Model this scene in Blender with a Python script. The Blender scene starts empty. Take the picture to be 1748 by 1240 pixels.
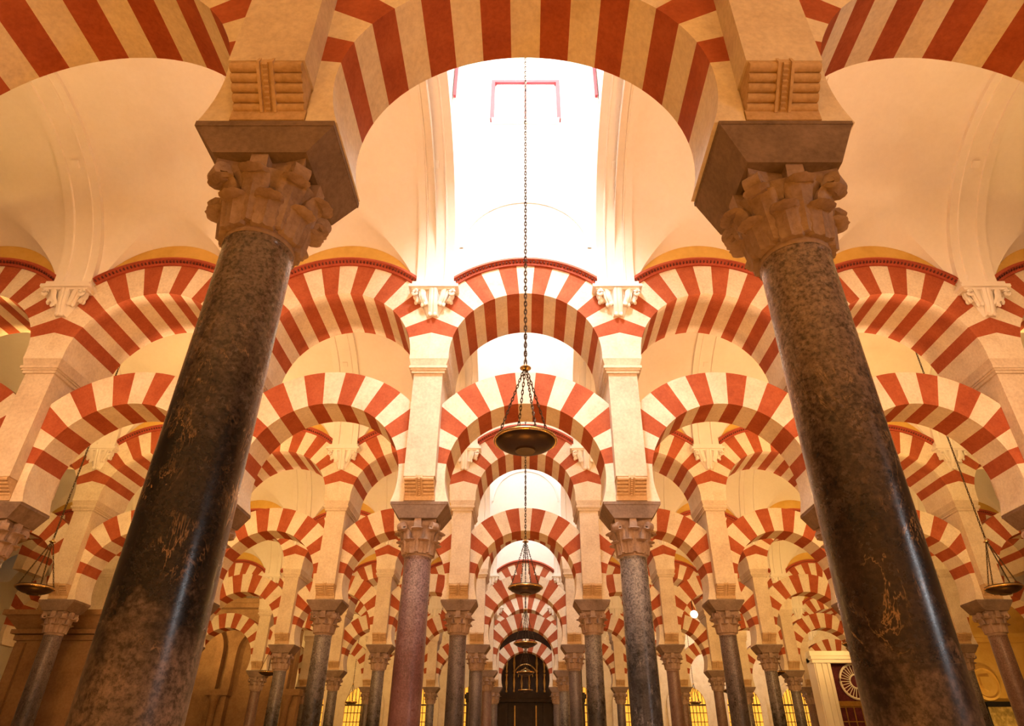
import bpy, math, random
from math import pi, sin, cos, tan, sqrt, radians, asin, acos, atan2
from mathutils import Vector, Matrix

random.seed(7)
scene = bpy.context.scene
col = scene.collection
CAM = 0.75                      # camera height above the floor
S = 3.12                        # bay width along an arcade
H = S / 2
Y1, D = 2.926, 6.647            # first arcade row, nave width
NROW = 6
def YR(k): return Y1 + D * (k - 1)
def Z(z): return z + CAM        # heights below are measured from the camera

# ------------------------------------------------------------------ helpers
class MB:
    """collects faces, then links them as ONE mesh object"""
    def __init__(self): self.v, self.f, self.m = [], [], []
    def vert(self, p): self.v.append(tuple(p)); return len(self.v) - 1
    def face(self, idx, m=0): self.f.append(tuple(idx)); self.m.append(m)
    def quadp(self, a, b, c, d, m=0): self.face([self.vert(p) for p in (a, b, c, d)], m)
    def box(self, x0, x1, y0, y1, z0, z1, m=0):
        i = [self.vert((x, y, z)) for z in (z0, z1) for y in (y0, y1) for x in (x0, x1)]
        for q in ((0, 2, 3, 1), (4, 5, 7, 6), (0, 1, 5, 4), (2, 6, 7, 3), (0, 4, 6, 2), (1, 3, 7, 5)):
            self.face([i[k] for k in q], m)
    def frustum(self, lo, hi, m=0):
        """lo/hi = (x0,x1,y0,y1,z)"""
        i = [self.vert((x, y, r[4])) for r in (lo, hi) for y in r[2:4] for x in r[0:2]]
        for q in ((0, 2, 3, 1), (4, 5, 7, 6), (0, 1, 5, 4), (2, 6, 7, 3), (0, 4, 6, 2), (1, 3, 7, 5)):
            self.face([i[k] for k in q], m)
    def lathe(self, prof, n=24, m=0, cx=0, cy=0, caps=True):
        rings = []
        for r, z in prof:
            rings.append([self.vert((cx + r * cos(2 * pi * k / n), cy + r * sin(2 * pi * k / n), z)) for k in range(n)])
        for a, b in zip(rings, rings[1:]):
            for k in range(n): self.face((a[k], a[(k + 1) % n], b[(k + 1) % n], b[k]), m)
        if caps:
            self.face(rings[0][::-1], m); self.face(rings[-1], m)
    def grid(self, pts, m=0, flip=False):
        idx = [[self.vert(p) for p in row] for row in pts]
        for a, b in zip(idx, idx[1:]):
            for k in range(len(a) - 1):
                q = (a[k], a[k + 1], b[k + 1], b[k])
                self.face(q[::-1] if flip else q, m)
    def tube(self, pts, r, n=8, m=0, closed=False):
        pts = [Vector(p) for p in pts]; N = len(pts); rings = []
        for i, p in enumerate(pts):
            if closed: t = pts[(i + 1) % N] - pts[i - 1]
            else: t = pts[min(i + 1, N - 1)] - pts[max(i - 1, 0)]
            t.normalize()
            u = t.cross(Vector((0, 0, 1)))
            if u.length < 1e-3: u = t.cross(Vector((1, 0, 0)))
            u.normalize(); w = t.cross(u)
            rr = r[i] if isinstance(r, (list, tuple)) else r
            rings.append([self.vert(p + u * rr * cos(2 * pi * k / n) + w * rr * sin(2 * pi * k / n)) for k in range(n)])
        for i in range(N if closed else N - 1):
            a, b = rings[i], rings[(i + 1) % N]
            for k in range(n): self.face((a[k], a[(k + 1) % n], b[(k + 1) % n], b[k]), m)
        if not closed:
            self.face(rings[0][::-1], m); self.face(rings[-1], m)
    def add(self, other, M):
        o = len(self.v)
        self.v += [tuple(M @ Vector(p)) for p in other.v]
        self.f += [tuple(i + o for i in f) for f in other.f]; self.m += other.m
    def mesh(self, name, mats, smooth=0.7, weld=True):
        me = bpy.data.meshes.new(name)
        me.from_pydata(self.v, [], self.f)
        for m in mats: me.materials.append(m)
        for p, i in zip(me.polygons, self.m): p.material_index = i
        import bmesh
        bm = bmesh.new(); bm.from_mesh(me)
        if weld: bmesh.ops.remove_doubles(bm, verts=bm.verts, dist=2e-4)
        bmesh.ops.recalc_face_normals(bm, faces=bm.faces)
        bm.to_mesh(me); bm.free()
        if smooth:
            me.shade_smooth(); me.set_sharp_from_angle(angle=smooth)
        return me

def link(name, me, parent=None, loc=(0, 0, 0), rz=0.0):
    o = bpy.data.objects.new(name, me); col.objects.link(o)
    o.location = loc; o.rotation_euler = (0, 0, rz)
    if parent: o.parent = parent
    return o
def tag(o, label, cat, group=None):
    o['label'] = label; o['category'] = cat; o['kind'] = 'thing'
    if group: o['group'] = group
    return o
def thing(name, label, cat, loc, group=None, rz=0):
    return tag(link(name, None, None, loc, rz), label, cat, group)
def struct(name, me, loc=(0, 0, 0)):
    o = link(name, me, None, loc); o['kind'] = 'structure'; return o

# ------------------------------------------------------------------ materials
def new_mat(name):
    m = bpy.data.materials.new(name); m.use_nodes = True
    nt = m.node_tree; b = nt.nodes['Principled BSDF']
    return m, nt, b
def N(nt, t, **kw):
    n = nt.nodes.new(t)
    for k, v in kw.items(): setattr(n, k, v)
    return n
def coords(nt, scale=1.0, offset=True):
    """object coordinates, shifted per object so copies differ"""
    tc = N(nt, 'ShaderNodeTexCoord')
    if not offset: return tc.outputs['Object']
    oi = N(nt, 'ShaderNodeObjectInfo')
    mul = N(nt, 'ShaderNodeMath', operation='MULTIPLY'); mul.inputs[1].default_value = 37.0
    nt.links.new(oi.outputs['Random'], mul.inputs[0])
    ad = N(nt, 'ShaderNodeVectorMath', operation='ADD')
    nt.links.new(tc.outputs['Object'], ad.inputs[0]); nt.links.new(mul.outputs[0], ad.inputs[1])
    return ad.outputs[0]
def noise(nt, vec, scale, detail=5, rough=.55, dist=0.0):
    n = N(nt, 'ShaderNodeTexNoise')
    n.inputs['Scale'].default_value = scale; n.inputs['Detail'].default_value = detail
    n.inputs['Roughness'].default_value = rough; n.inputs['Distortion'].default_value = dist
    nt.links.new(vec, n.inputs['Vector']); return n.outputs['Fac']
def ramp(nt, fac, stops):
    r = N(nt, 'ShaderNodeValToRGB'); e = r.color_ramp.elements
    while len(e) < len(stops): e.new(0.5)
    for el, (p, c) in zip(e, stops): el.position = p; el.color = (*c, 1)
    nt.links.new(fac, r.inputs['Fac']); return r.outputs['Color']
def mixc(nt, fac, a, b, blend='MIX'):
    m = N(nt, 'ShaderNodeMix', data_type='RGBA', blend_type=blend)
    for sock, v in ((m.inputs[0], fac), (m.inputs[6], a), (m.inputs[7], b)):
        if isinstance(v, (int, float)): sock.default_value = v
        elif isinstance(v, tuple): sock.default_value = (*v, 1)
        else: nt.links.new(v, sock)
    return m.outputs[2]
def bump(nt, b, fac, strength, dist=0.01):
    n = N(nt, 'ShaderNodeBump'); n.inputs['Strength'].default_value = strength; n.inputs['Distance'].default_value = dist
    nt.links.new(fac, n.inputs['Height']); nt.links.new(n.outputs[0], b.inputs['Normal'])
def mottled(name, c0, c1, c2, scale=2.0, rough=.8, bmp=.25, fine=22, spec=.3, grain=.22):
    """stone or plaster: large patches, fine grain"""
    m, nt, b = new_mat(name); v = coords(nt)
    big = noise(nt, v, scale, 3, .6); sm = noise(nt, v, fine, 2.5, .65)
    c = ramp(nt, big, [(.3, c0), (.5, c1), (.72, c2)])
    c = mixc(nt, grain, c, ramp(nt, sm, [(.3, tuple(x * .55 for x in c0)), (.65, tuple(min(1, x * 1.15) for x in c2))]))
    nt.links.new(c, b.inputs['Base Color']); b.inputs['Roughness'].default_value = rough
    b.inputs['Specular IOR Level'].default_value = spec
    if bmp: bump(nt, b, sm, bmp)
    return m
def plain(name, c, rough=.6, metal=0.0):
    m, nt, b = new_mat(name); v = coords(nt)
    f = noise(nt, v, 9, 4)
    nt.links.new(ramp(nt, f, [(.3, tuple(x * .8 for x in c)), (.7, tuple(min(1, x * 1.12) for x in c))]), b.inputs['Base Color'])
    b.inputs['Roughness'].default_value = rough; b.inputs['Metallic'].default_value = metal
    return m
def glow(name, c, strength):
    m, nt, b = new_mat(name)
    b.inputs['Base Color'].default_value = (*c, 1)
    b.inputs['Emission Color'].default_value = (*c, 1); b.inputs['Emission Strength'].default_value = strength
    return m
def marble(name, dark, mid, light, vein, worn, worn_top=0.0, rough=.2, vscale=1.0, zlow=0.9, ztop=3.0):
    """polished veined shaft, rubbed dull and pale near the floor where people touch it"""
    m, nt, b = new_mat(name); v = coords(nt)
    tc = N(nt, 'ShaderNodeTexCoord'); sp = N(nt, 'ShaderNodeSeparateXYZ'); nt.links.new(tc.outputs['Object'], sp.inputs[0])
    big = noise(nt, v, 2.2 * vscale, 5, .62, .8); fine = noise(nt, v, 42, 4, .7)
    c = ramp(nt, big, [(.34, dark), (.52, mid), (.74, light)])
    c = mixc(nt, .45, c, ramp(nt, fine, [(.44, dark), (.60, light)]))
    # veins: thin level lines of a stretched, distorted noise
    mp = N(nt, 'ShaderNodeMapping'); mp.inputs['Scale'].default_value = (1.6, 1.6, .55); mp.inputs['Rotation'].default_value = (.5, .35, 0)
    nt.links.new(v, mp.inputs[0])
    vn = noise(nt, mp.outputs[0], 3.2 * vscale, 5, .68, 1.4)
    d = N(nt, 'ShaderNodeMath', operation='SUBTRACT'); d.inputs[1].default_value = .5; nt.links.new(vn, d.inputs[0])
    a = N(nt, 'ShaderNodeMath', operation='ABSOLUTE'); nt.links.new(d.outputs[0], a.inputs[0])
    mr = N(nt, 'ShaderNodeMapRange'); mr.inputs[1].default_value = 0; mr.inputs[2].default_value = .017; mr.inputs[3].default_value = 1; mr.inputs[4].default_value = 0
    nt.links.new(a.outputs[0], mr.inputs[0])
    gate = noise(nt, v, 4.5, 3); g2 = N(nt, 'ShaderNodeMapRange'); g2.inputs[1].default_value = .5; g2.inputs[2].default_value = .68
    nt.links.new(gate, g2.inputs[0])
    vm = N(nt, 'ShaderNodeMath', operation='MULTIPLY'); nt.links.new(mr.outputs[0], vm.inputs[0]); nt.links.new(g2.outputs[0], vm.inputs[1])
    c = mixc(nt, vm.outputs[0], c, vein)
    # wear
    edge = noise(nt, v, 7, 5, .74)
    zz = N(nt, 'ShaderNodeMath', operation='MULTIPLY_ADD'); zz.inputs[1].default_value = 1.5; nt.links.new(edge, zz.inputs[0]); nt.links.new(sp.outputs[2], zz.inputs[2])
    w = N(nt, 'ShaderNodeMapRange'); w.inputs[1].default_value = zlow + .55; w.inputs[2].default_value = zlow + 1.15; w.inputs[3].default_value = .75; w.inputs[4].default_value = 0
    nt.links.new(zz.outputs[0], w.inputs[0])
    wc = ramp(nt, fine, [(.38, tuple(x * .35 for x in worn)), (.5, worn), (.64, tuple(min(1, x * 1.5) for x in worn))])
    c = mixc(nt, w.outputs[0], c, wc)
    if worn_top:
        t = N(nt, 'ShaderNodeMapRange'); t.inputs[1].default_value = ztop + .0; t.inputs[2].default_value = ztop + 1.0; t.inputs[3].default_value = 0; t.inputs[4].default_value = worn_top
        nt.links.new(zz.outputs[0], t.inputs[0]); c = mixc(nt, t.outputs[0], c, wc)
    nt.links.new(c, b.inputs['Base Color'])
    rr = N(nt, 'ShaderNodeMapRange'); rr.inputs[1].default_value = .3; rr.inputs[2].default_value = .75; rr.inputs[3].default_value = rough; rr.inputs[4].default_value = rough + .25
    nt.links.new(edge, rr.inputs[0])
    ra = N(nt, 'ShaderNodeMath', operation='MULTIPLY_ADD'); ra.inputs[1].default_value = .3; nt.links.new(w.outputs[0], ra.inputs[0]); nt.links.new(rr.outputs[0], ra.inputs[2])
    nt.links.new(ra.outputs[0], b.inputs['Roughness']); b.inputs['Specular IOR Level'].default_value = .5
    bump(nt, b, fine, .02, .003)
    return m

M = {}
M['red'] = mottled('red_brick', (.32, .066, .024), (.39, .09, .034), (.47, .125, .052), 3.0, .85, 0, 30)
M['cream'] = mottled('cream_stone', (.67, .56, .42), (.77, .67, .53), (.83, .75, .62), 2.6, .85, 0, 26)
M['pier'] = mottled('pier_stone', (.58, .46, .34), (.68, .57, .44), (.76, .66, .53), 2.0, .85, .25, 24)
M['impost'] = mottled('impost_stone', (.14, .095, .068), (.20, .138, .10), (.27, .19, .145), 3.5, .75, .35, 30)
M['capital'] = mottled('capital_marble', (.25, .165, .125), (.34, .235, .18), (.43, .315, .25), 5.0, .7, .35, 34)
M['roll'] = mottled('corbel_stone', (.46, .30, .15), (.56, .38, .21), (.64, .46, .28), 4.0, .8, .35, 34)
M['plaster'] = mottled('white_plaster', (.80, .74, .66), (.84, .79, .72), (.86, .82, .76), .7, .9, 0, 12, .2, .05)
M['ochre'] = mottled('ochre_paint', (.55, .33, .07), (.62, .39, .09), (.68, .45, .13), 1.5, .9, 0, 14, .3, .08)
M['cornice'] = mottled('red_painted_moulding', (.34, .06, .03), (.40, .075, .035), (.46, .095, .045), 3, .7, .1, 30)
M['dark'] = plain('dentil_gap_shade', (.13, .025, .016), .8)  # paints in the shade of the gaps between dentils
M['bronze'] = plain('dark_bronze', (.05, .028, .018), .38, .7)
M['brass'] = plain('worn_brass', (.75, .52, .22), .25, 1.0)
M['chain'] = plain('chain_iron', (.09, .055, .03), .45, .8)
M['floor'] = mottled('floor_marble', (.30, .19, .12), (.36, .24, .16), (.42, .29, .20), 1.2, .4, .02, 12)
M['brownstone'] = mottled('brown_stone', (.20, .105, .045), (.26, .145, .065), (.32, .19, .09), 1.6, .8, .2, 18)
M['wood'] = mottled('dark_carved_wood', (.018, .009, .005), (.03, .015, .008), (.055, .028, .015), 4, .45, .3, 30)
M['gilt'] = plain('gilded_wood', (.55, .34, .10), .35, .8)
M['iron'] = plain('black_iron', (.02, .018, .016), .5, .6)
M['frame_red'] = plain('red_painted_frame', (.26, .02, .03), .6)
M['pane_day'] = glow('daylit_pane', (1.0, .98, .95), 2.2)
M['pane_amber'] = glow('amber_lit_pane', (1.0, .46, .05), 1.0)
M['lampface'] = glow('floodlight_lens', (1.0, .86, .62), 60.0)
M['painting'] = mottled('old_painting', (.10, .07, .02), (.26, .18, .05), (.55, .42, .16), 4, .3, 0, 12)
M['maroon'] = mottled('maroon_glazing', (.06, .012, .02), (.10, .02, .03), (.15, .04, .05), 5, .25, 0, 20)
SHAFT = {
    'black': marble('black_veined_marble', (.006, .005, .005), (.015, .012, .011), (.05, .037, .032), (.38, .24, .13), (.30, .225, .19), .45, .12, 1.0, .95, 2.75),
    'ebony': marble('black_brown_marble', (.008, .006, .005), (.022, .015, .012), (.07, .047, .034), (.40, .26, .13), (.27, .195, .155), .75, .13, .9, .80, 2.55),
    'grey': marble('dark_grey_marble', (.012, .011, .011), (.028, .025, .024), (.08, .07, .066), (.34, .30, .26), (.19, .165, .155), .9, .18, 1.3, -.5, 2.55),
    'purple': marble('purple_brown_marble', (.085, .030, .022), (.14, .055, .042), (.20, .095, .08), (.30, .18, .14), (.22, .155, .16), .75, .25, 1.6, -.5, 2.65),
    'slate': marble('slate_marble', (.025, .020, .021), (.055, .044, .046), (.12, .098, .098), (.32, .26, .23), (.2, .15, .14), .55, .22, 1.4, .2, 2.6),
    'rose': marble('rose_brown_marble', (.09, .045, .034), (.15, .085, .066), (.24, .155, .125), (.38, .27, .21), (.24, .15, .12), .4, .27, 1.5, .3, 2.7),
}

# ------------------------------------------------------------------ arches
def arch_mesh(name, r, R, half, depth, z_spring, n, pitch, sub=3):
    """One bay of an arcade wall: horseshoe ring of alternating voussoirs, cut square at +-half;
    origin at the arc centre."""
    mb = MB(); a0 = (pi - n * pitch) / 2; asp = asin(z_spring / r)
    angs = [(a0 + pitch * (i + k / sub)) for i in range(n) for k in range(sub)] + [pi - a0]
    if R > half:
        ac = acos(half / R); angs += [ac, pi - ac]
    low = [asp + (a0 - asp) * k / 8 for k in range(8)]
    angs = sorted(set(round(a, 6) for a in angs + low + [pi - a for a in low]))
    def mat(a):
        if a < a0 or a > pi - a0: return 1
        return 0 if int((a - a0) / pitch) % 2 == 0 else 1
    def ring(a):
        c, s = cos(a), sin(a)
        ro = min(R, half / abs(c)) if abs(c) > 1e-6 else R
        return (r * c, r * s), (ro * c, max(ro * s, z_spring))
    for a, b in zip(angs, angs[1:]):
        m = mat((a + b) / 2); (ia, oa), (ib, ob) = ring(a), ring(b)
        y = depth / 2
        P = lambda q, yy: (q[0], yy, q[1])
        mb.quadp(P(ia, -y), P(oa, -y), P(ob, -y), P(ib, -y), m)
        mb.quadp(P(ia, y), P(ib, y), P(ob, y), P(oa, y), m)
        mb.quadp(P(ia, -y), P(ib, -y), P(ib, y), P(ia, y), m)
        mb.quadp(P(oa, -y), P(oa, y), P(ob, y), P(ob, -y), m)
    for a in (angs[0], angs[-1]):
        i, o = ring(a); y = depth / 2
        mb.quadp((i[0], -y, i[1]), (o[0], -y, o[1]), (o[0], y, o[1]), (i[0], y, i[1]), 1)
    return mb.mesh(name, [M['red'], M['cream']], .5)

LR, LRX, LZ = 1.21, 1.79, 3.717            # lower arch: intrados, extrados, centre height
UR, URX, UZ = 1.245, 1.857, 5.681            # upper arch
TL, TU = .65, 1.20                          # their thicknesses
IMP0, IMP1 = 3.062, 3.30                    # impost block
PIERTOP0, PIERTOP1 = 5.36, 5.606
low_me = arch_mesh('lower_horseshoe_arch', LR, LRX, H - .23, TL, IMP1 - LZ, 15, radians(10.9))
up_me = arch_mesh('upper_arch_voussoirs', UR, URX, H, TU, PIERTOP1 - UZ, 15, radians(9.95))

def cornice_mesh():
    """red moulding with dark blocks for the shaded gaps between dentils over the upper arch"""
    mb = MB(); half = 1.22; n = 40
    a1 = acos(half / 1.89)
    def sweep(prof):
        rows = []
        for k in range(n + 1):
            a = a1 + (pi - 2 * a1) * k / n
            rows.append([(rr * cos(a), yy, rr * sin(a)) for rr, yy in prof])
        mb.grid(rows, 0)
        for row in (rows[0], rows[-1]): mb.face([mb.vert(p) for p in row], 0)
    yf = -TU / 2
    sweep([(1.850, yf + .05), (1.850, yf - .035), (1.985, yf - .045), (1.890, yf - .02), (1.885, yf - .02),
           (1.940, yf - .085), (1.935, yf - .10), (1.995, yf - .07), (1.995, yf + .05)])
    nd = 44
    for k in range(nd):
        a = a1 + (pi - 2 * a1) * (k + .5) / nd; w = (pi - 2 * a1) / nd * .2
        P = [(rr * cos(x), yy, rr * sin(x)) for yy in (yf - .072, yf - .015) for x in (a - w, a + w) for rr in (1.892, 1.932)]
        i = [mb.vert(p) for p in P]
        for q in ((0, 1, 3, 2), (4, 6, 7, 5), (0, 2, 6, 4), (1, 5, 7, 3), (0, 4, 5, 1), (2, 3, 7, 6)): mb.face([i[j] for j in q], 1)
    return mb.mesh('dentil_cornice', [M['cornice'], M['dark']], .5)
corn_me = cornice_mesh()

# ------------------------------------------------------------------ piers
def pier_meshes():
    b = MB(); w = .23
    b.box(-w, w, -.31, .31, IMP1, 3.62)
    b.box(-w, w, -.52, .52, 3.62, PIERTOP0 + .02)
    body = b.mesh('pier_body', [M['pier']], .5)
    t = MB()
    for z0, z1, e in ((PIERTOP0, PIERTOP0 + .045, .035), (PIERTOP0 + .045, PIERTOP0 + .075, .055), (PIERTOP0 + .075, PIERTOP0 + .12, .075)):
        t.box(-w - e, w + e, -.52 - e, .52 + e, z0, z1)
    t.frustum((-w - .05, w + .05, -.57, .57, PIERTOP0 + .12), (-H + UR, H - UR, -TU / 2 + .002, TU / 2 - .002, PIERTOP1))
    mould = t.mesh('pier_moulding', [M['pier']], .5)
    # roll corbel: plain lip below, five rolls stepping outwards, a carved strip down the middle
    c = MB(); wc = .215
    y0, z0, y1, z1 = -.315, 3.40, -.515, 3.605
    L = sqrt((y1 - y0) ** 2 + (z1 - z0) ** 2); ty, tz = (y1 - y0) / L, (z1 - z0) / L; ny, nz = -tz, ty
    if ny > 0: ny, nz = -ny, -nz
    ny, nz = -abs(tz), -abs(ty)
    for xa, xb in ((-wc, -.05), (.05, wc)):
        prof = [(-.30, 3.40)]
        for k in range(5):
            for j in range(0, 9):
                a = pi * j / 8; s = (k + .5 - .5 * cos(a)) / 5 * L; h = .030 * sin(a)
                prof.append((y0 + ty * s + ny * h, z0 + tz * s + nz * h))
        prof += [(-.515, 3.66), (-.30, 3.66)]
        ra = [(xa, p[0], p[1]) for p in prof]; rb = [(xb, p[0], p[1]) for p in prof]
        c.grid([ra, rb]); c.face([c.vert(p) for p in ra]); c.face([c.vert(p) for p in rb])
    for xa, xb, h in ((-.05, -.032, .034), (-.032, .032, .016), (.032, .05, .034)):
        q = [(y0 + ny * h, z0 + nz * h), (y1 + ny * h, z1 + nz * h), (-.515, 3.66), (-.30, 3.66), (-.30, 3.40)]
        ra = [(xa, *p) for p in q]; rb = [(xb, *p) for p in q]
        c.grid([ra + ra[:1], rb + rb[:1]]); c.face([c.vert(p) for p in ra]); c.face([c.vert(p) for p in rb])
    for k in range(9):                       # drilled beads down the strip
        s = (k + .5) / 9 * L; yy, zz = y0 + ty * s + ny * .02, z0 + tz * s + nz * .02
        c.frustum((-.016, .016, yy - .012, yy + .012, zz - .012), (-.012, .012, yy - .012, yy + .012, zz + .012))
    c.box(-wc - .01, wc + .01, -.335, -.29, 3.315, 3.402)
    roll = c.mesh('roll_corbel', [M['roll']], .6)
    return body, mould, roll
pier_body, pier_mould, roll_me = pier_meshes()

# ------------------------------------------------------------------ columns
CAP0 = 2.553
def shaft_mesh():
    mb = MB(); z1 = Z(CAP0)
    prof = [(.285, 0), (.285, .07), (.26, .10), (.235, .13), (.22, .16), (.206, .20)]
    for k in range(11):
        t = k / 10; prof.append((.206 - .012 * t + .004 * sin(pi * t), .22 + (z1 - .06 - .22) * t))
    prof += [(.193, z1 - .03), (.198, z1 - .024), (.198, z1 - .008), (.193, z1)]
    mb.lathe(prof, 48); return mb.mesh('shaft', [SHAFT['black']], .8)
shaft_src = shaft_mesh()
shaft_me = {}
for k, m in SHAFT.items():
    me = shaft_src.copy(); me.materials[0] = m; shaft_me[k] = me

def leaf_mb(h, w, r0, r1, curl, thick, lobes=3):
    """acanthus leaf standing on the bell, tip curling out and down; faces +x"""
    mb = MB(); nu, nv = 8, 14; front, back = [], []
    for i in range(nv + 1):
        t = i / nv
        base = r0 + (r1 - r0) * t
        if t < .72: out = .012 + .02 * t; z = h * t
        else:
            a = (t - .72) / .28 * 2.3
            out = .026 + curl * (1 - cos(a)); z = h * (.72 + .24 * sin(a))
        ww = w * (1 + .08 * t - .28 * max(0, t - .72) / .28) * (1 + .17 * abs(sin(pi * lobes * t)))
        fr, br = [], []
        for j in range(nu + 1):
            u = j / nu * 2 - 1
            rr = base + out + .018 * (1 - u * u) + .010 * cos(3 * pi * u) * (1 - t * .5)
            ang = u * ww / max(base, .05) * .5
            tk = thick * (1 - .45 * abs(u))
            fr.append((rr * cos(ang), rr * sin(ang), z)); br.append(((rr - tk) * cos(ang), (rr - tk) * sin(ang), z - tk * .35 * t))
        front.append(fr); back.append(br)
    mb.grid(front); mb.grid(back, 0, True)
    loop_f = front[0] + [r[-1] for r in front[1:]] + front[-1][-2::-1] + [r[0] for r in front[-2:0:-1]]
    loop_b = back[0] + [r[-1] for r in back[1:]] + back[-1][-2::-1] + [r[0] for r in back[-2:0:-1]]
    mb.grid([loop_f + loop_f[:1], loop_b + loop_b[:1]])
    return mb
def volute_mb(z0, z1, r0, r1, thick):
    """corner scroll: a band rising off the bell and rolling up under the impost corner; faces +x"""
    mb = MB(); path = []
    for k in range(9):
        t = k / 8; path.append((r0 + (r1 - r0) * t ** 1.5, z0 + (z1 - z0) * t))
    cx, cz, rad = r1 + .0, z1 - .058, .058
    for k in range(1, 26):
        a = pi / 2 - k * .32; rr = rad * (1 - k / 34)
        path.append((cx + rr * cos(a), cz + rr * sin(a)))
    rows = []
    for k, (x, z) in enumerate(path):
        x2, z2 = path[min(k + 1, len(path) - 1)]; x1, z1_ = path[max(k - 1, 0)]
        tx, tz = x2 - x1, z2 - z1_; l = sqrt(tx * tx + tz * tz) or 1; nx, nz = tz / l, -tx / l
        t = .016; w = thick * (.8 + .35 * min(1, k / 10))
        rows.append([(x + nx * t, -w, z + nz * t), (x + nx * t * 1.3, 0, z + nz * t * 1.3), (x + nx * t, w, z + nz * t), (x - nx * t, w, z - nz * t), (x - nx * t, -w, z - nz * t), (x + nx * t, -w, z + nz * t)])
    mb.grid(rows)
    for r in (rows[0], rows[-1]): mb.face([mb.vert(p) for p in r[:5]])
    return mb
def bell_mb():
    mb = MB(); h = IMP0 - CAP0
    mb.lathe([(.193, 0), (.199, .008), (.200, .02), (.197, .03), (.20, .12), (.205, .22), (.222, .32), (.25, .39), (.275, h - .085)], 36)
    # abacus with hollowed sides
    pts = []
    for q in range(4):
        for k in range(9):
            u = k / 8 * 2 - 1; d = .262 - .045 * (1 - u * u); x, y = d + .0, u * .262
            if abs(u) == 1: x = .262
            a = q * pi / 2; pts.append((x * cos(a) - y * sin(a), x * sin(a) + y * cos(a)))
    lo = [mb.vert((x * .94, y * .94, h - .085)) for x, y in pts]; md = [mb.vert((x, y, h - .05)) for x, y in pts]; hi = [mb.vert((x, y, h + .004)) for x, y in pts]
    n = len(pts)
    for a, b in ((lo, md), (md, hi)):
        for k in range(n): mb.face((a[k], a[(k + 1) % n], b[(k + 1) % n], b[k]))
    mb.face(lo[::-1]); mb.face(hi)
    return mb
def fleuron_mb():
    mb = MB(); h = IMP0 - CAP0
    mb.frustum((.20, .275, -.055, .055, h - .15), (.20, .29, -.05, .05, h - .0))
    mb.frustum((.20, .262, -.035, .035, h - .24), (.20, .275, -.05, .05, h - .15))
    return mb
h_cap = IMP0 - CAP0
leaf_lo = leaf_mb(.195, .125, .203, .216, .046, .06); leaf_hi = leaf_mb(.335, .13, .204, .242, .055, .058)
vol = volute_mb(.20, h_cap - .055, .215, .315, .044)
MC = [M['capital']]
bell_me = bell_mb().mesh('bell', MC, .7); leaf_lo_me = leaf_lo.mesh('acanthus_leaf', MC, .9); leaf_hi_me = leaf_hi.mesh('acanthus_leaf', MC, .9)
vol_me = vol.mesh('volute', MC, .8); fle_me = fleuron_mb().mesh('fleuron', MC, .5)
def RZ(a): return Matrix.Rotation(a, 4, 'Z')
LEAF_LO = [pi / 8 + k * pi / 4 for k in range(8)]; LEAF_HI = [k * pi / 4 for k in range(8)]; VOLS = [pi / 4 + k * pi / 2 for k in range(4)]; FLS = [k * pi / 2 for k in range(4)]
whole = bell_mb()
for a in LEAF_LO: whole.add(leaf_lo, RZ(a) @ Matrix.Translation((0, 0, .05)))
for a in LEAF_HI: whole.add(leaf_hi, RZ(a) @ Matrix.Translation((0, 0, .05)))
for a in VOLS: whole.add(vol, RZ(a))
for a in FLS: whole.add(fleuron_mb(), RZ(a))
capital_me = whole.mesh('capital', MC, .8)
ib = MB(); ib.frustum((-.275, .275, -.305, .305, IMP0), (-.41, .41, -.335, .335, IMP1 - .045)); ib.frustum((-.415, .415, -.34, .34, IMP1 - .045), (-.415, .415, -.34, .34, IMP1 - .003))
impost_me = ib.mesh('impost_block', [M['impost']], .5)
ib = MB(); ib.frustum((-.275, .275, -.305, .305, IMP0 - .085), (-.395, .395, -.335, .335, IMP1 - .03)); ib.frustum((-.40, .40, -.34, .34, IMP1 - .03), (-.40, .40, -.34, .34, IMP1 - .003))
impost_tall_me = ib.mesh('impost_block', [M['impost']], .5)

ORD = ['', 'first', 'second', 'third', 'fourth', 'fifth', 'sixth']
def place(i):
    """i: signed column number 1.. from the centre aisle"""
    return ORD[abs(i)] if abs(i) < 7 else 'seventh' if abs(i) == 7 else 'eighth'
def side(i): return 'left' if i < 0 else 'right'
def bay_words(b):
    if b == 0: return 'in the centre bay'
    return f'{place(b)} bay {side(b)} of centre'
NCOL = {1: 1, 2: 3, 3: 4, 4: 5, 5: 6, 6: 7}          # columns each side of the aisle that the photo can see
NBAY = {1: 1, 2: 3, 3: 4, 4: 5, 5: 6, 6: 7}
KIND = {(1, -1): 'black', (1, 1): 'ebony', (2, -1): 'purple', (2, 1): 'grey', (3, -1): 'slate', (3, 1): 'grey', (3, -2): 'grey', (3, 2): 'slate', (2, -2): 'slate', (2, 2): 'grey',
        (4, -1): 'slate', (4, 1): 'slate', (3, -3): 'grey', (4, -2): 'grey', (4, 2): 'rose', (3, -4): 'slate', (3, 4): 'rose'}
LOOK = {'black': 'black veined marble', 'ebony': 'black and brown marble', 'grey': 'dark grey marble', 'purple': 'purple brown marble', 'slate': 'slate grey marble', 'rose': 'rose brown marble'}
def col_x(i): return (abs(i) - .5) * S * (1 if i > 0 else -1)

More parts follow.
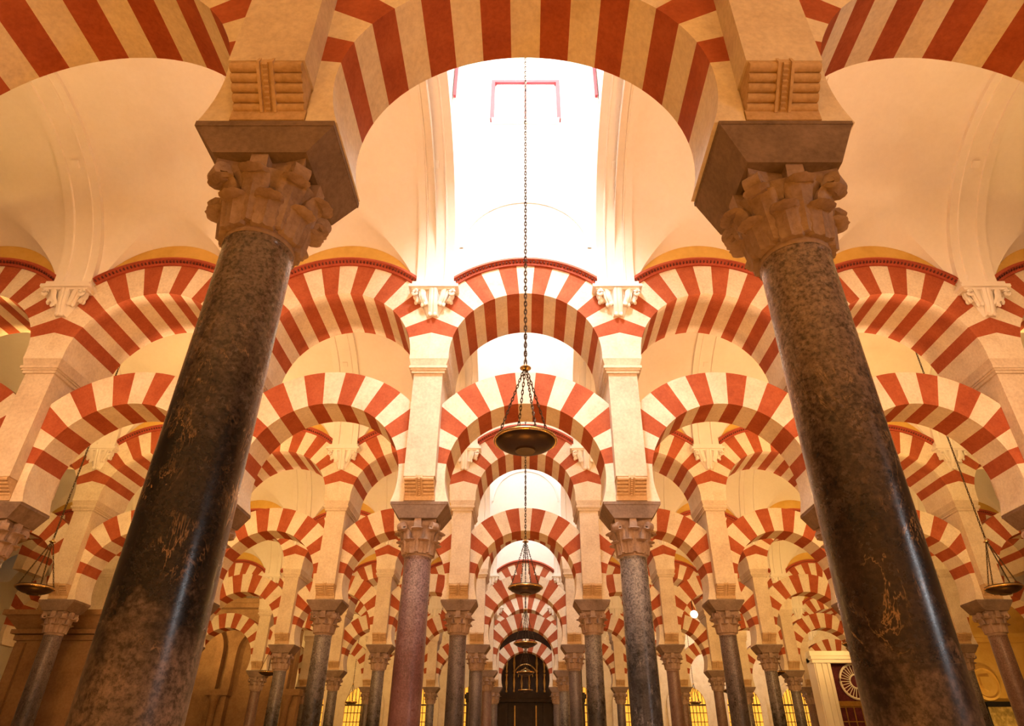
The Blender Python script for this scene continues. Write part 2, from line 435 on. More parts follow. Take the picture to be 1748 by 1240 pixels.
def column(k, i):
    kind = KIND.get((k, i)) or random.choice(['grey', 'slate', 'purple', 'slate', 'rose', 'grey'])
    extra = {(1, -1): 'big black veined marble column at the front left, worn pale at its foot', (1, 1): 'big black and brown marble column at the front right with pale veins'}.get((k, i))
    c = thing('marble_column', extra or f'{LOOK[kind]} column, {ORD[k]} arcade row back, {place(i)} {side(i)} of the aisle', 'column',
              (col_x(i), YR(k), 0), f'columns of the {ORD[k]} arcade row')
    dz = .085 if (k, i) == (1, 1) else 0.0
    sh_o = link('shaft', shaft_me[kind], c); sh_o.scale = (1, 1, (Z(CAP0) - dz) / Z(CAP0))
    if k <= 2:
        cap = link('capital', bell_me, c, (0, 0, Z(CAP0) - dz), random.choice((0, pi / 2)))
        for a in LEAF_LO: link('acanthus_leaf', leaf_lo_me, cap, (0, 0, .03), a)
        for a in LEAF_HI: link('acanthus_leaf', leaf_hi_me, cap, (0, 0, .05), a)
        for a in VOLS: link('volute', vol_me, cap, (0, 0, 0), a)
        for a in FLS: link('fleuron', fle_me, cap, (0, 0, 0), a)
    else:
        link('capital', capital_me, c, (0, 0, Z(CAP0)))
    link('impost_block', impost_tall_me if dz else impost_me, c, (0, 0, CAM))
def pier(k, i):
    p = thing('stone_pier', f'cream stone pier with roll corbel on the {ORD[k]} row column, {place(i)} {side(i)} of the aisle', 'pier',
              (col_x(i), YR(k), Z(IMP1)), f'piers of the {ORD[k]} arcade row')
    o = (0, 0, -IMP1)
    link('pier_body', pier_body, p, o); link('pier_moulding', pier_mould, p, o)
    link('roll_corbel', roll_me, p, o)
    link('roll_corbel', roll_me, p, o, pi)
for k in range(1, NROW + 1):
    for s in (-1, 1):
        for i in range(1, NCOL[k] + 1):
            column(k, s * i); pier(k, s * i)
    for b in range(-NBAY[k], NBAY[k] + 1):
        o = link('lower_horseshoe_arch', low_me, None, (b * S, YR(k), Z(LZ)))
        tag(o, f'lower red and cream horseshoe arch of the {ORD[k]} arcade row, {bay_words(b)}', 'arch', f'lower arches of the {ORD[k]} arcade row')
        u = thing('upper_arch', f'upper red and cream striped arch of the {ORD[k]} arcade row, {bay_words(b)}', 'arch', (b * S, YR(k), Z(PIERTOP1)), f'upper arches of the {ORD[k]} arcade row')
        link('voussoir_ring', up_me, u, (0, 0, UZ - PIERTOP1)); link('dentil_cornice', corn_me, u, (0, 0, UZ - PIERTOP1))

# ------------------------------------------------------------------ vaults
KV = .90
RV, ZS = D / 2 - TU / 2, 7.0               # barrel radius, springing
HL, WL = 14.2, 1.57                         # lantern top, half width
def wall_curve(x, w=1.25):
    r = (w * w + 1.0) / 2.0
    return ZS + max(0.0, sqrt(max(0, r * r - x * x)) - (r - 1.0))
def vault_bay(mb, xc, z0=0.0):
    """groined plaster bay: a barrel between the rows, cut by a lunette over each arch"""
    xs = [-H + S * i / 28 for i in range(29)]
    for sgn in (-1, 1):
        rows = []
        for x in xs:
            zw = wall_curve(x); f = (zw - ZS) / 1.0
            def diff(phi):
                y = RV * cos(phi); return (ZS + KV * RV * sin(phi)) - (zw + .80 * (RV - y) * f)
            lo, hi = 0.0, pi / 2
            if f <= 0: pc = 0.0
            else:
                for _ in range(40):
                    md = (lo + hi) / 2
                    if diff(md) < 0: lo = md
                    else: hi = md
                pc = hi
            row = []
            yc = RV * cos(pc)
            for j in range(6):
                y = RV + (yc - RV) * j / 6
                row.append((xc + x, sgn * y, zw + .80 * (RV - y) * f))
            for j in range(15):
                p = pc + (pi / 2 - pc) * j / 14
                row.append((xc + x, sgn * RV * cos(p), ZS + KV * RV * sin(p)))
            rows.append(row)
        mb.grid(rows, 0, sgn > 0)
def lantern_walls(mb):
    """side walls of the skylight shaft above the centre bay"""
    for s in (-1, 1):
        top, bot = [], []
        for j in range(33):
            p = pi * j / 32; bot.append((s * WL, RV * cos(p), ZS + KV * RV * sin(p) - .25)); top.append((s * WL, RV * cos(p), HL))
        mb.grid([bot, top])
NV = {0: 3, 1: 4, 2: 5, 3: 6, 4: 7, 5: 8, 6: 8}
XEND = 8.5 * S + .01
for k in range(0, NROW + 1):
    mb = MB()
    for b in range(-NV[k], NV[k] + 1):
        if b == 0 and k > 0: continue
        vault_bay(mb, b * S)
    struct('ceiling', mb.mesh('vault', [M['plaster']], .6), (0, YR(k) + D / 2, CAM))
    if k:
        mb = MB(); lantern_walls(mb)
        mb.quadp((-WL, -RV, HL), (WL, -RV, HL), (WL, RV, HL), (-WL, RV, HL), 1)
        struct('wall_skylight', mb.mesh('skylight_shaft', [M['plaster'], M['pane_day']], .5), (0, YR(k) + D / 2, CAM))

# walls over the arcades (between the arch rings and the vaults, up the shafts in the centre bay)
def spandrel(k, nb):
    mb = MB()
    for b in range(-nb, nb + 1):
        n = 30
        for sg in (-1, 1):
            lo, hi = [], []
            for j in range(n + 1):
                x = -H + S * j / n
                zl = UZ + sqrt(max(0, (URX - .03) ** 2 - x * x))
                zt = HL if b == 0 else max(wall_curve(x) + .06, zl + .02)
                lo.append((b * S + x, sg * (TU / 2 - .004), zl)); hi.append((b * S + x, sg * (TU / 2 - .004), zt))
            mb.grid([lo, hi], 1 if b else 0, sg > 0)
    return mb.mesh('spandrel_wall', [M['plaster'], M['ochre']], .3)
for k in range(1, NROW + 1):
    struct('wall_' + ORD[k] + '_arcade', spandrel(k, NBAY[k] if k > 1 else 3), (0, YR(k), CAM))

# transverse ribs with their white corbel capitals
def rib_mesh():
    mb = MB(); prof = [(-.32, RV + .05), (-.32, RV - .10), (-.185, RV - .10), (-.175, RV - .118), (-.155, RV - .118), (-.145, RV - .085)]
    prof = prof + [(-x, r) for x, r in prof[::-1]]
    rows = []; n = 48
    for j in range(n + 1):
        p = pi * j / n; rows.append([(x, r * cos(p), KV * r * sin(p)) for x, r in prof])
    mb.grid(rows)
    return mb.mesh('rib_band', [M['plaster']], .45)
def rosette_mb():
    mb = MB(); mb.box(-.06, .06, -.03, .03, -.06, .06); return mb
def corbel_mesh():
    """white half capital hanging on the wall: moulded abacus, bell, three tongues of leaves and corner scrolls; wall at y=0, faces -y"""
    mb = MB()
    for z0, z1, x, y in ((-.06, .0, .37, .20), (-.105, -.06, .42, .23), (-.14, -.105, .37, .19)): mb.box(-x, x, -y, .06, z0, z1)
    n = 14
    rows = []
    for r, z in ((.30, -.13), (.25, -.20), (.19, -.32), (.14, -.44), (.10, -.52)):
        rows.append([(r * cos(pi * j / n), -r * .55 * sin(pi * j / n), z) for j in range(n + 1)])
    mb.grid(rows); mb.face([mb.vert(p) for p in rows[-1]])
    def tongue(a, z0, z1, w, r0, r1):
        T = MB(); pts = []
        for i in range(9):
            t = i / 8; r = r0 + (r1 - r0) * t + .05 * sin(pi * t) + (.045 if t > .8 else 0) * (t - .8) * 5
            z = z0 + (z1 - z0) * t
            pts.append([(r - .05, -w, z), (r, -w * .8, z), (r + .02, -w * .3, z), (r - .004, 0, z), (r + .02, w * .3, z), (r, w * .8, z), (r - .05, w, z)])
        T.grid(pts)
        for rr in (pts[0], pts[-1]): T.face([T.vert(p) for p in rr])
        for s in (-1, 1): T.lathe([(.001, z0 - .035), (.026, z0 - .02), (.032, z0), (.026, z0 + .03), (.001, z0 + .045)], 8, 0, r0 + .025, s * w * .5)
        mb.add(T, Matrix.Diagonal((1, .7, 1, 1)) @ RZ(a))
    tongue(-pi / 2, -.51, -.12, .085, .10, .25)
    for s in (-1, 1):
        tongue(-pi / 2 + s * .75, -.36, -.12, .07, .20, .30)
        tongue(-pi / 2 + s * 1.25, -.29, -.12, .06, .28, .31)
        for q in range(18):
            pass
        path = [(s * (.31 + .055 * cos(a) * (1 - i / 26)), -.20, -.20 + .055 * sin(a) * (1 - i / 26)) for i, a in enumerate([pi / 2 - .45 * t * s for t in range(16)])]
        mb.tube(path, .022, 6)
    mb.v = [(x, y, z * 1.2) for x, y, z in mb.v]
    return mb.mesh('corbel_capital', [M['plaster']], .6)
rib_me, corb_me, ros_me = rib_mesh(), corbel_mesh(), rosette_mb().mesh('rosette', [M['plaster']], .4)
NRIB = {0: 2, 1: 3, 2: 4, 3: 5, 4: 5, 5: 6, 6: 7}
for k in range(1, NROW + 1):
    far = f'{ORD[k + 1]} arcade row' if k < 6 else 'far wall'
    for s in (-1, 1):
        for i in range(1, NRIB[k] + 1):
            r = thing('vault_rib', f'white vault rib with leafy corbel above the {far}, {place(i)} {side(s)} of aisle', 'vault rib',
                      (col_x(s * i), YR(k) + D / 2, Z(7.04)), f'vault ribs before the {far}')
            link('rib_band', rib_me, r, (0, 0, ZS - 7.04 + .02))
            link('corbel_capital', corb_me, r, (0, RV + .01, 0))
            link('corbel_capital', corb_me, r, (0, -RV - .01, 0), pi)
            p = radians(52); rr = link('rosette', ros_me, r, (0, (RV - .09) * cos(p), ZS - 7.04 + .02 + KV * (RV - .09) * sin(p))); rr.rotation_euler = (-(pi / 2 - p) + pi / 2, 0, 0)

# skylight windows: one high on each end of every shaft
def window_frame(me_name, w, h, t=.08, d=.07):
    mb = MB()
    mb.box(-w / 2 - t, w / 2 + t, -d, d, h, h + t)
    for x0, x1 in ((-w / 2 - t, -w / 2), (w / 2, w / 2 + t), (-.025, .025)): mb.box(x0, x1, -d, d, 0, h)
    return mb.mesh(me_name, [M['frame_red']], .3)
wf_me = window_frame('window_frame', 1.31, 1.2)
sl = MB(); sl.box(-.70, .70, -.09, .09, -.07, .005); sill_me = sl.mesh('sill', [M['plaster']], .3)
pm = MB(); pm.quadp((-.625, 0, 0), (.625, 0, 0), (.625, 0, 1.2), (-.625, 0, 1.2)); pane_me = pm.mesh('pane', [M['pane_day']], 0)
pt = MB(); pt.box(-.035, .035, -.05, .05, 0, 1.6); post_me = pt.mesh('corner_post', [M['frame_red']], .3)
wn = 0
for k in range(1, NROW + 1):
    for yy in (YR(k + 1) - TU / 2 - .02, YR(k) + TU / 2 + .02):
        if yy > YR(NROW) + D - 2 and k < 6: continue
        wn += 1
        o = struct(f'window_{wn}', wf_me, (0, yy, Z(11.4)))
        link('pane', pane_me, o); link('sill', sill_me, o)
    t = MB()
    for s in (-1, 1):
        t.box(s * (WL - .09), s * (WL - .03), RV - .10, RV - .03, 12.15, HL)
    struct(f'trim_{k}', t.mesh('red_corner_post', [M['frame_red']], .3), (0, YR(k) + D / 2, CAM))
    # faint plaster arch on the shaft's far wall
    t = MB(); n = 28
    rows = [[(rr * cos(pi * j / n), yv, rr * sin(pi * j / n)) for rr, yv in ((1.12, .0), (1.12, -.025), (1.19, -.025), (1.19, 0))] for j in range(n + 1)]
    t.grid(rows); struct(f'trim_{k + 10}', t.mesh('wall_arch_moulding', [M['plaster']], .4), (0, YR(k + 1) - TU / 2 + .003, Z(7.95)))

# ------------------------------------------------------------------ room shell
YB = YR(7) + .2
mb = MB(); mb.quadp((-XEND, -5, 0), (XEND, -5, 0), (XEND, YB, 0), (-XEND, YB, 0)); struct('floor', mb.mesh('floor', [M['floor']], 0))
mb = MB(); mb.quadp((-XEND, -5, 0), (-XEND, YB, 0), (-XEND, YB, 15), (-XEND, -5, 15)); struct('wall_left', mb.mesh('wall_left', [M['plaster']], 0))
mb = MB(); mb.quadp((XEND, -5, 0), (XEND, YB, 0), (XEND, YB, 15), (XEND, -5, 15)); struct('wall_right', mb.mesh('wall_right', [M['plaster']], 0))
mb = MB(); mb.quadp((-XEND, -4.2, 0), (XEND, -4.2, 0), (XEND, -4.2, 15), (-XEND, -4.2, 15)); struct('wall_rear', mb.mesh('wall_rear', [M['plaster']], 0))
mb = MB(); mb.box(-XEND, XEND, YR(7) - TU / 2, YB, 0, 15); struct('wall_far', mb.mesh('wall_far', [M['cream']], .3))

# amber lit windows with iron grids in the far wall
def grid_window():
    w, h = .95, 3.1; fr = MB(); n = 16
    rows = []
    for j in range(n + 1):
        a = pi * j / n; rows.append([(rr * cos(a), yv, h + rr * sin(a)) for rr, yv in ((w + .32, .05), (w + .32, -.12), (w, -.12), (w, .05))])
    fr.grid(rows)
    for s in (-1, 1): fr.box(s * w, s * (w + .32), -.12, .05, 0, h)
    frame = fr.mesh('arched_surround', [M['cream']], .4)
    pn = MB(); pts = [(-w, 0), (w, 0)] + [(w * cos(pi * j / n), h + w * sin(pi * j / n)) for j in range(n + 1)]
    pn.face([pn.vert((x, 0, z)) for x, z in pts]); pane = pn.mesh('pane', [M['pane_amber']], 0)
    g = MB()
    for j in range(1, 10):
        x = -w + 2 * w * j / 10; t = .028 if j % 5 == 0 else .014; g.box(x - t, x + t, -.06, -.02, 0, h + sqrt(max(0, w * w - x * x)))
    for z in [.0, .45, .9, 1.35, 1.8, 2.25, 2.7, 3.1]:
        t = .04 if z in (1.8, 3.1) else .016; g.box(-w, w, -.065, -.015, z - t, z + t)
    return frame, pane, g.mesh('iron_grid', [M['iron']], .3)
gwf, gwp, gwg = grid_window()
for b in range(-7, 8):
    if abs(b) < 1: continue
    wn += 1
    o = struct(f'window_{wn}', gwf, (b * S, YR(7) - TU / 2 - .03, .6)); link('pane', gwp, o); link('iron_grid', gwg, o)

# ------------------------------------------------------------------ carved screen closing the centre aisle
yS = YR(6) + 2.2
t = thing('carved_choir_screen', 'dark carved wooden screen with gilt spindles closing the far end of the aisle', 'screen', (0, yS, 0))
mb = MB(); mb.box(-3.0, 3.0, -.12, .12, 0, .5)
for i in range(13):
    x = -3 + .5 * i; mb.box(x - .07, x + .07, -.16, .12, .5, 3.55)
mb.box(-3.0, 3.0, -.04, .04, .5, 3.55); link('lower_panelling', mb.mesh('lower_panelling', [M['wood']], .4), t)
mb = MB(); mb.box(-3.1, 3.1, -.30, .2, 3.55, 3.72); mb.box(-3.15, 3.15, -.36, .22, 3.72, 3.92); mb.box(-3.1, 3.1, -.28, .2, 3.92, 4.0)
link('beam', mb.mesh('beam', [M['wood']], .4), t)
mb = MB(); mb.box(-3.0, 3.0, .08, .14, 4.0, 7.2); link('upper_backing', mb.mesh('upper_backing', [M['wood']], .4), t)
sp = MB(); sp.lathe([(.04, 0), (.065, .08), (.035, .16), (.075, .45), (.035, .75), (.06, .82), (.06, .9)], 8)
spm = sp.mesh('gilt_spindle', [M['gilt']], .8)
for i in range(14):
    x = -2.6 + .4 * i
    link('gilt_spindle', spm, t, (x, -.05, 4.0))
    if abs(x) > .5: link('gilt_spindle', spm, t, (x, -.05, 4.95))
mb = MB(); n = 20
for r0, zc in ((.62, 4.75), (.38, 4.75)):
    mb.tube([(r0 * cos(pi * j / n), -.04, zc + r0 * sin(pi * j / n)) for j in range(n + 1)], .035, 6)
link('gilt_arch', mb.mesh('gilt_arch', [M['gilt']], .8), t)
mb = MB()
for i in range(6):
    x = -2.75 + 1.1 * i
    mb.box(x - .03, x + .03, -.19, -.155, .7, 3.4)
link('gilt_fillets', mb.mesh('gilt_fillets', [M['gilt']], .4), t)
mb = MB(); mb.box(-2.9, 2.9, -.06, .12, 5.9, 6.05)
link('upper_rail', mb.mesh('upper_rail', [M['wood']], .4), t)

# ------------------------------------------------------------------ hanging oil lamps
def link_mb(n_major=8):
    L = MB(); pts = []
    for k in range(12):
        a = 2 * pi * k / 12; pts.append((.014 * cos(a), 0, .027 * sin(a) + (.012 if sin(a) > 0 else -.012)))
    L.tube(pts, .0075, 5, 0, True); return L
LNK = link_mb()
def chain_mesh(p0, p1, mat, scale=1.0):
    mb = MB(); p0, p1 = Vector(p0), Vector(p1); d = p1 - p0; n = max(2, int(d.length / (.058 * scale)))
    q = Vector((0, 0, 1)).rotation_difference(d.normalized()).to_matrix().to_4x4()
    for k in range(n):
        mb.add(LNK, Matrix.Translation(p0 + d * ((k + .5) / n)) @ q @ Matrix.Rotation(k * pi / 2, 4, 'Z') @ Matrix.Scale(scale, 4))
    return mb.mesh('chain', [mat], 1.0, weld=False)
ZL = 2.885
bw = MB()
bw.lathe([(.001, -.115), (.10, -.118), (.105, -.108), (.11, -.100), (.20, -.085), (.275, -.050), (.312, -.008), (.318, .03), (.308, .035), (.30, .0), (.19, -.06), (.001, -.07)], 48)
bowl_me = bw.mesh('bowl', [M['bronze']], .6)
rg = MB(); rg.tube([(.318 * cos(2 * pi * k / 48), .318 * sin(2 * pi * k / 48), .002) for k in range(48)], .018, 8, 0, True)
ring_me = rg.mesh('rim', [M['brass']], 1.2)
bs = MB(); bs.lathe([(.001, -.035), (.018, -.03), (.03, -.015), (.062, 0), (.062, .008), (.03, .02), (.018, .05), (.001, .055)], 24); boss_me = bs.mesh('boss', [M['brass']], .8)
ZBOSS = .885
strand = [chain_mesh((.300 * cos(a), .300 * sin(a), .02), (.02 * cos(a), .02 * sin(a), ZBOSS - .02), M['chain'], .75) for a in (radians(25), radians(110), radians(205), radians(290))]
long_hi = chain_mesh((0, 0, ZBOSS + .05), (0, 0, HL - ZL), M['chain'], 1.0)
long_lo = chain_mesh((0, 0, ZBOSS + .05), (0, 0, ZS + KV * RV - ZL), M['chain'], 1.0)
def lamp(x, k, label):
    o = thing('hanging_oil_lamp', label, 'lamp', (x, YR(k) + D / 2, Z(ZL)), 'hanging oil lamps')
    link('bowl', bowl_me, o); link('rim', ring_me, o); link('boss', boss_me, o, (0, 0, ZBOSS))
    for s in strand: link('chain', s, o)
    link('hanging_chain', long_hi if abs(x) < 1 else long_lo, o)
NTH = ['', 'nearest', 'second', 'third', 'fourth', 'fifth', 'farthest']
for k in range(1, 7):
    lamp(0, k, f'bronze dish lamp on chains in the centre aisle, {NTH[k]} of the six')
    if k > 1:
        for s in (-1, 1):
            lamp(-9.36 if s < 0 else 9.12, k, f'bronze dish lamp hanging far {side(s)} of the aisle, between arcade rows {["", "", "two and three", "three and four", "four and five", "five and six", "six and the wall"][k]}')

# ------------------------------------------------------------------ side chapels and other things far back
# brown stone chapel front with blind arches, far left
t = thing('stone_chapel', 'brown stone chapel front with blind round arches far left behind the columns', 'chapel', (-16.6, YR(5) + 2.4, 0))
mb = MB(); x0, n = -6.2, 18
mb.box(-6.2, 6.2, .35, .9, 0, 7.4); link('wall', mb.mesh('chapel_wall', [M['brownstone']], .3), t)
mb = MB(); mb.box(-6.35, 6.35, -.2, .5, 7.2, 7.4); mb.box(-6.3, 6.3, -.1, .5, 7.0, 7.2); link('cornice', mb.mesh('chapel_cornice', [M['brownstone']], .3), t)
bm_ = MB(); n = 20; R0 = 1.1
for j in range(n):
    a, b = pi * j / n, pi * (j + 1) / n
    P = lambda r, x, y: (r * cos(x), y, 5.1 + r * sin(x))
    bm_.quadp(P(R0, a, 0), P(R0 + .3, a, 0), P(R0 + .3, b, 0), P(R0, b, 0)); bm_.quadp(P(R0, a, 0), P(R0, b, 0), P(R0, b, .36), P(R0, a, .36)); bm_.quadp(P(R0 + .3, a, 0), P(R0 + .3, a, .36), P(R0 + .3, b, .36), P(R0 + .3, b, 0))
for s in (-1, 1): bm_.box(s * R0, s * (R0 + .3), 0, .36, 3.6, 5.1)
arch_b = bm_.mesh('blind_arch', [M['brownstone']], .5)
pl = MB(); pl.box(-.42, .42, -.05, .36, 0, 3.45); pl.box(-.5, .5, -.15, .36, 3.35, 3.6); pilm = pl.mesh('pilaster', [M['brownstone']], .3)
sh = MB(); sh.lathe([(.2, 0), (.2, .12), (.15, .2), (.14, 2.9), (.17, 2.95), (.2, 3.2), (.24, 3.35)], 18, 0, 0, -.2); shm = sh.mesh('engaged_column', [M['brownstone']], .6)
for i in range(4): link('blind_arch', arch_b, t, (-4.65 + i * S, 0, 0))
for i in range(5): link('pilaster', pilm, t, (-6.2 + i * S + .0, 0, 0)); link('engaged_column', shm, t, (-6.2 + i * S, 0, 0))
# square stone pier with moulded cap, left edge
t = thing('stone_archway', 'brown stone archway on a square pier with moulded top, left edge behind a column', 'archway', (-11.35, YR(3) + 1.7, 0))
mb = MB(); mb.box(-1.1, 1.1, -.7, .7, 0, 3.5); link('block', mb.mesh('pier_block', [M['brownstone']], .3), t)
mb = MB(); mb.box(-1.16, 1.16, -.76, .76, 3.36, 3.48); mb.box(-1.24, 1.24, -.84, .84, 3.5, 3.6); mb.frustum((-1.16, 1.16, -.76, .76, 3.6), (-1.4, 1.4, -1.0, 1.0, 3.9)); mb.box(-1.45, 1.45, -1.05, 1.05, 3.9, 4.02)
link('moulded_cap', mb.mesh('moulded_cap', [M['brownstone']], .3), t)
mb = MB(); mb.box(-.12, .12, -.78, -.7, 0, 3.3); cs = mb.mesh('corner_strip', [M['brownstone']], .3)
for x in (-.95, .95): link('corner_strip', cs, t, (x, 0, 0))
mb = MB(); n = 24
rows = [[(-2.3 + rr * cos(pi * j / n), yv, 5.0 + rr * sin(pi * j / n)) for rr, yv in ((1.65, .4), (1.65, -.4), (1.55, -.45), (1.45, -.4), (1.2, -.4), (1.2, .4), (1.65, .4))] for j in range(n + 1)]
mb.grid(rows); mb.box(-1.1, -.65, -.4, .4, 4.0, 5.0); link('round_arch', mb.mesh('round_arch', [M['brownstone']], .4), t)
# yellow chapel block at the right edge with medallion and framed painting
yY = YR(4) + 3.0
t = thing('chapel_block', 'yellow lit plaster chapel wall at the right edge behind the columns', 'chapel', (18.0, yY, 0))
mb = MB(); mb.box(-3.3, 3.6, 0, .5, 0, 6.6); link('wall', mb.mesh('yellow_wall', [M['ochre']], .3), t)
mb = MB(); mb.box(-3.4, 3.7, -.15, .6, 4.6, 4.75); mb.box(-3.4, 3.7, -.22, .6, 4.75, 4.9); link('string_course', mb.mesh('string_course', [M['ochre']], .3), t)
t = thing('relief_medallion', 'oval plaster medallion with a shield on the yellow chapel wall', 'medallion', (16.35, yY - .01, Z(2.5)))
mb = MB()
rows = [[(rr * .52 * cos(2 * pi * j / 32), yv, rr * .56 * sin(2 * pi * j / 32)) for rr, yv in ((1.0, 0), (1.0, -.07), (.86, -.11), (.78, -.06), (.0, -.05))] for j in range(33)]
mb.grid(rows); link('oval_rim', mb.mesh('oval_rim', [M['ochre']], .6), t)
mb = MB(); o_ = [(-.2, .22), (.2, .22), (.2, -.08), (.14, -.2), (0, -.28), (-.14, -.2), (-.2, -.08)]
a_ = [mb.vert((x, -.05, z)) for x, z in o_]; b_ = [mb.vert((x * .9, -.13, z * .9)) for x, z in o_]
for j in range(7): mb.face((a_[j], a_[(j + 1) % 7], b_[(j + 1) % 7], b_[j]))
mb.face(b_); link('shield', mb.mesh('shield', [M['ochre']], .3), t)
t = thing('framed_painting', 'dark framed old painting on the yellow wall below the medallion', 'painting', (16.9, yY - .01, .80))
mb = MB(); mb.quadp((-.8, -.04, 0), (.8, -.04, 0), (.8, -.04, 1.75), (-.8, -.04, 1.75)); link('canvas', mb.mesh('canvas', [M['painting']], 0), t)
mb = MB()
for b4 in ((-.92, .92, -.09, 0, 1.7, 1.86), (-.92, .92, -.09, 0, -.1, .06), (-.92, -.76, -.09, 0, 0, 1.8), (.76, .92, -.09, 0, 0, 1.8)): mb.box(*b4)
link('frame', mb.mesh('picture_frame', [M['iron']], .3), t)
# white chapel front with maroon glazing and fan light, right
t = thing('chapel_portal', 'white chapel front with maroon glazed doors and a fan light, far right', 'portal', (15.0, YR(5) + 3.0, 0))
mb = MB(); mb.box(-1.9, -1.15, 0, .8, 0, 5.0); mb.box(1.15, 1.9, 0, .8, 0, 5.0); mb.box(-1.15, 1.15, .55, .8, 0, 5.0); mb.box(-1.9, 1.9, .1, .8, 4.8, 5.2); link('wall', mb.mesh('portal_wall', [M['plaster']], .3), t)
mb = MB(); mb.box(-2.0, 2.0, -.12, .2, 4.72, 4.86); mb.box(-2.1, 2.1, -.25, .2, 5.0, 5.2); mb.box(-2.05, 2.05, -.2, .2, 4.86, 5.0)
for x in (-1.8, -1.5, -1.25, 1.25, 1.5, 1.8): mb.box(x - .06, x + .06, -.07, .02, 0, 4.72)
link('moulding', mb.mesh('portal_moulding', [M['plaster']], .3), t)
for i in range(2):
    d_ = MB(); d_.box(-.55, .55, .38, .42, .1, 3.0); d = link('door', d_.mesh('glazed_door', [M['maroon']], .3), t, (-.57 + 1.14 * i, 0, 0))
    g = MB()
    for j in range(4): g.box(-.56 + j * .36, -.52 + j * .36, .34, .44, .1, 3.0)
    for j in range(6): g.box(-.55, .55, .35, .43, .1 + j * .57, .14 + j * .57)
    link('door_bars', g.mesh('door_bars', [M['gilt']], .3), d)
mb = MB(); mb.box(-1.15, 1.15, .3, .5, 3.0, 3.2); link('transom', mb.mesh('transom', [M['gilt']], .3), t)
mb = MB(); mb.box(-1.15, 1.15, .42, .46, 3.2, 4.8); link('fan_light_glass', mb.mesh('fan_glass', [M['maroon']], .3), t)
mb = MB(); n = 32
mb.tube([(.72 * cos(2 * pi * j / n), .36, 4.0 + .72 * sin(2 * pi * j / n)) for j in range(n)], .05, 6, 0, True)
mb.lathe([(.001, 0)] * 0 or [(.001, -.02), (.2, -.02), (.2, .02), (.001, .02)], 20)
fan = MB(); fan.tube([(.72 * cos(2 * pi * j / n), .36, 4.0 + .72 * sin(2 * pi * j / n)) for j in range(n)], .05, 6, 0, True)
for j in range(28):
    a = 2 * pi * j / 28; fan.tube([(.3 * cos(a), .37, 4 + .3 * sin(a)), (.7 * cos(a), .37, 4 + .7 * sin(a))], .018, 5)
fan.tube([(.28 * cos(2 * pi * j / n), .36, 4.0 + .28 * sin(2 * pi * j / n)) for j in range(n)], .035, 6, 0, True)
link('fan_light', fan.mesh('fan_light', [M['plaster']], .8), t)

# ------------------------------------------------------------------ lamps, daylight and added fill lights
def area(name, loc, direction, sx, sy, power, color, spread=None):
    L = bpy.data.lights.new(name, 'AREA'); L.shape = 'RECTANGLE'; L.size = sx; L.size_y = sy; L.energy = power; L.color = color
    if spread: L.spread = spread
    o = bpy.data.objects.new(name, L); col.objects.link(o); o.location = loc
    o.rotation_euler = Vector(direction).to_track_quat('-Z', 'Y').to_euler(); return o
WARM = (1.0, .55, .27); AMBER = (1.0, .38, .03); YELLOW = (1.0, .58, .18); WHITE = (.95, .97, 1.0)
P_GAP, P_PIER, P_UP = (0, 80, 46, 20, 14, 12, 12), (0, 72, 40, 26, 21, 20, 20), (62, 46, 30, 20, 15, 12, 10)
P_SKY = (0, 480, 120, 160, 160, 160, 160)
for k in range(0, NROW + 1):
    yc = YR(k) + D / 2
    for b in range(-min(4, k + 1), min(4, k + 1) + 1):   # added amber fill at floor level for the arch undersides, no fixtures there
        area('floor_fill_light', (b * S, yc, .03), (0, 0, 1), .35, .35, P_UP[k], AMBER)
    if not k: continue
    for b in range(-NBAY[k], NBAY[k] + 1):
        if b == 0: continue
        for sg in (-1, 1):              # lamps lying on the crowns of the lower arches, turned up into the vaults on both sides
            area('arch_lamp', (b * S, YR(k) + sg * .12, Z(5.58)), (0, sg, .45), .7, .08, P_GAP[k] * {1: .7, 2: 1}.get(abs(b), 1.4), WARM if abs(b) < 3 else YELLOW, radians(115))
    for s in (-1, 1):
        for i in range(2, NCOL[k] + 1): # lamps on the backs of the piers, turned towards the next arcade
            area('pier_and_fill_lamp', (col_x(s * i), YR(k) + .56, Z(4.5)), (0, 1, .12), .3, .3, P_PIER[k] * (1 if i < 3 else 1.6), YELLOW, radians(140))
    if k == 1:
        for x in (-7.8, -4.68, -1.56, 1.56, 4.68, 7.8): area('pier_and_fill_lamp', (x, YR(1) + .56, Z(4.4)), (0, 1, -.1), .3, .3, 30 if abs(x) < 2 else 55, WARM, radians(100))  # added lights to brighten the second row's fronts, most without a pier
    # daylight coming down through the glazed top of each shaft and its end windows
    area('skylight', (0, yc, Z(HL - .1)), (0, 0, -1), 2.2, 3.6, P_SKY[k], WHITE)
    area('skylight', (0, yc - RV + .15, Z(12.0)), (0, 1, -1.15), 1.25, 1.2, P_SKY[k] * .7, WHITE, radians(95))
area('column_streak_light', (7.5, -1.0, 2.76), (-1, .45, 0), .45, 1.3, 55, WHITE)                       # added white light for the streaks on the front columns, no door there
area('skylight', (10.5, YR(6) + 3.3, Z(8.2)), (.1, -.2, -1), 1.5, 1.5, 160, WHITE)                 # added white light for assumed daylight on the far right, no skylight built there
area('wall_fill_light', (16.2, YR(4) + 1.0, .5), (.1, 1, .6), .5, .2, 70, YELLOW)                      # added light that brightens the yellow chapel wall
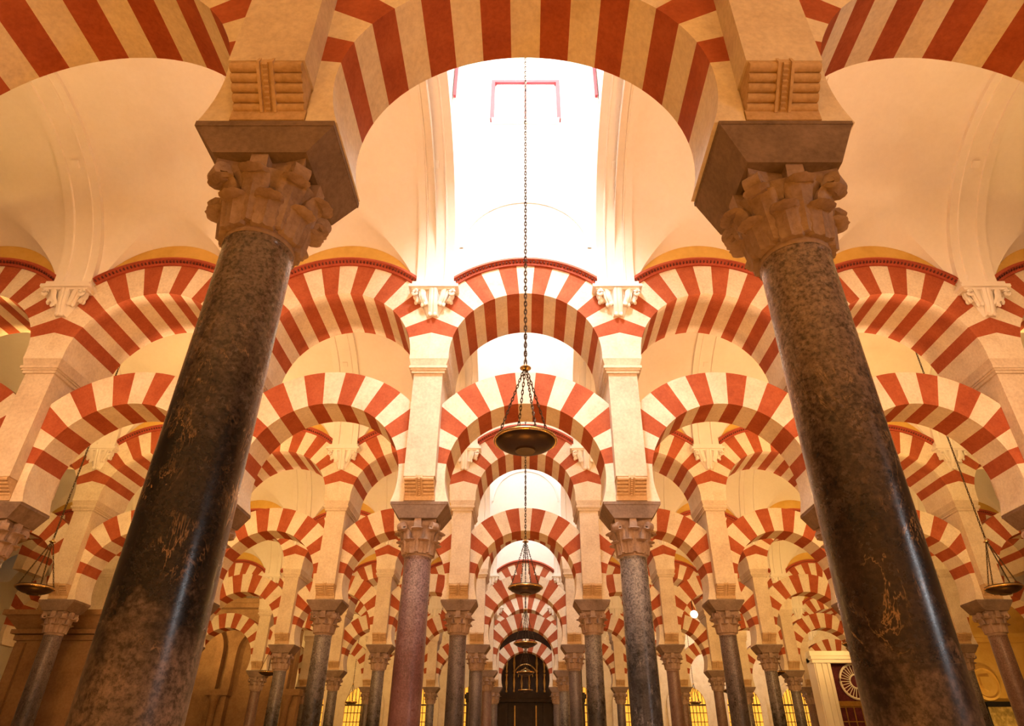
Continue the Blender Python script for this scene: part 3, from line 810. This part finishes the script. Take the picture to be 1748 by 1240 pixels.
for b in (-2, -1, 0, 1, 2):              # assumed lamps in the aisle behind the photographer, no fixtures built
    area('arch_lamp', (b * S, -3.5, Z(5.5)), (0, 1, .9), .9, .15, 52, (1.0, .46, .10), radians(150))

# a floodlight seen burning between the arches, right of centre
t = thing('spotlight', 'small bright spotlight burning below an arch right of the aisle', 'spotlight', (5.58, YR(4), Z(4.27)))
mb = MB(); mb.tube([(0, .1, .1), (0, .1, .44)], .015, 8); link('hanger', mb.mesh('hanger', [M['iron']], .8), t)
mb = MB(); mb.lathe([(.05, 0), (.09, .03), (.11, .12), (.12, .14)], 20); h_ = link('housing', mb.mesh('lamp_housing', [M['iron']], .6), t, (0, .1, 0)); h_.rotation_euler = (pi / 2, 0, 0)
mb = MB(); mb.face([mb.vert((.115 * cos(2 * pi * j / 24), .115 * sin(2 * pi * j / 24), 0)) for j in range(24)]); l_ = link('lens', mb.mesh('lamp_lens', [M['lampface']], 0), t, (0, -.045, 0)); l_.rotation_euler = (pi / 2, 0, 0)

w = bpy.data.worlds.new('world'); scene.world = w; w.use_nodes = True
w.node_tree.nodes['Background'].inputs[0].default_value = (1.0, .78, .55, 1); w.node_tree.nodes['Background'].inputs[1].default_value = .05

# ------------------------------------------------------------------ camera
cd = bpy.data.cameras.new('camera'); cam = bpy.data.objects.new('camera', cd); col.objects.link(cam)
cd.sensor_fit = 'HORIZONTAL'; cd.sensor_width = 36; cd.lens = 1118.2 / 1748 * 36
cd.shift_x = (874 - 897.0) / 1748
cam.location = (0, 0, CAM); cam.rotation_euler = (radians(90 + 31.587), 0, 0)
cd.clip_start = .05; cd.clip_end = 200
scene.camera = cam
scene.view_settings.view_transform = 'Standard'; scene.view_settings.look = 'None'
scene.view_settings.gamma = 1; scene.view_settings.use_curve_mapping = False
scene.view_settings.exposure = 0.0
scene.cycles.max_bounces = 6; scene.cycles.diffuse_bounces = 4; scene.cycles.glossy_bounces = 2; scene.cycles.sample_clamp_indirect = 6
scene.cycles.use_adaptive_sampling = True; scene.cycles.adaptive_threshold = .3; scene.cycles.adaptive_min_samples = 16
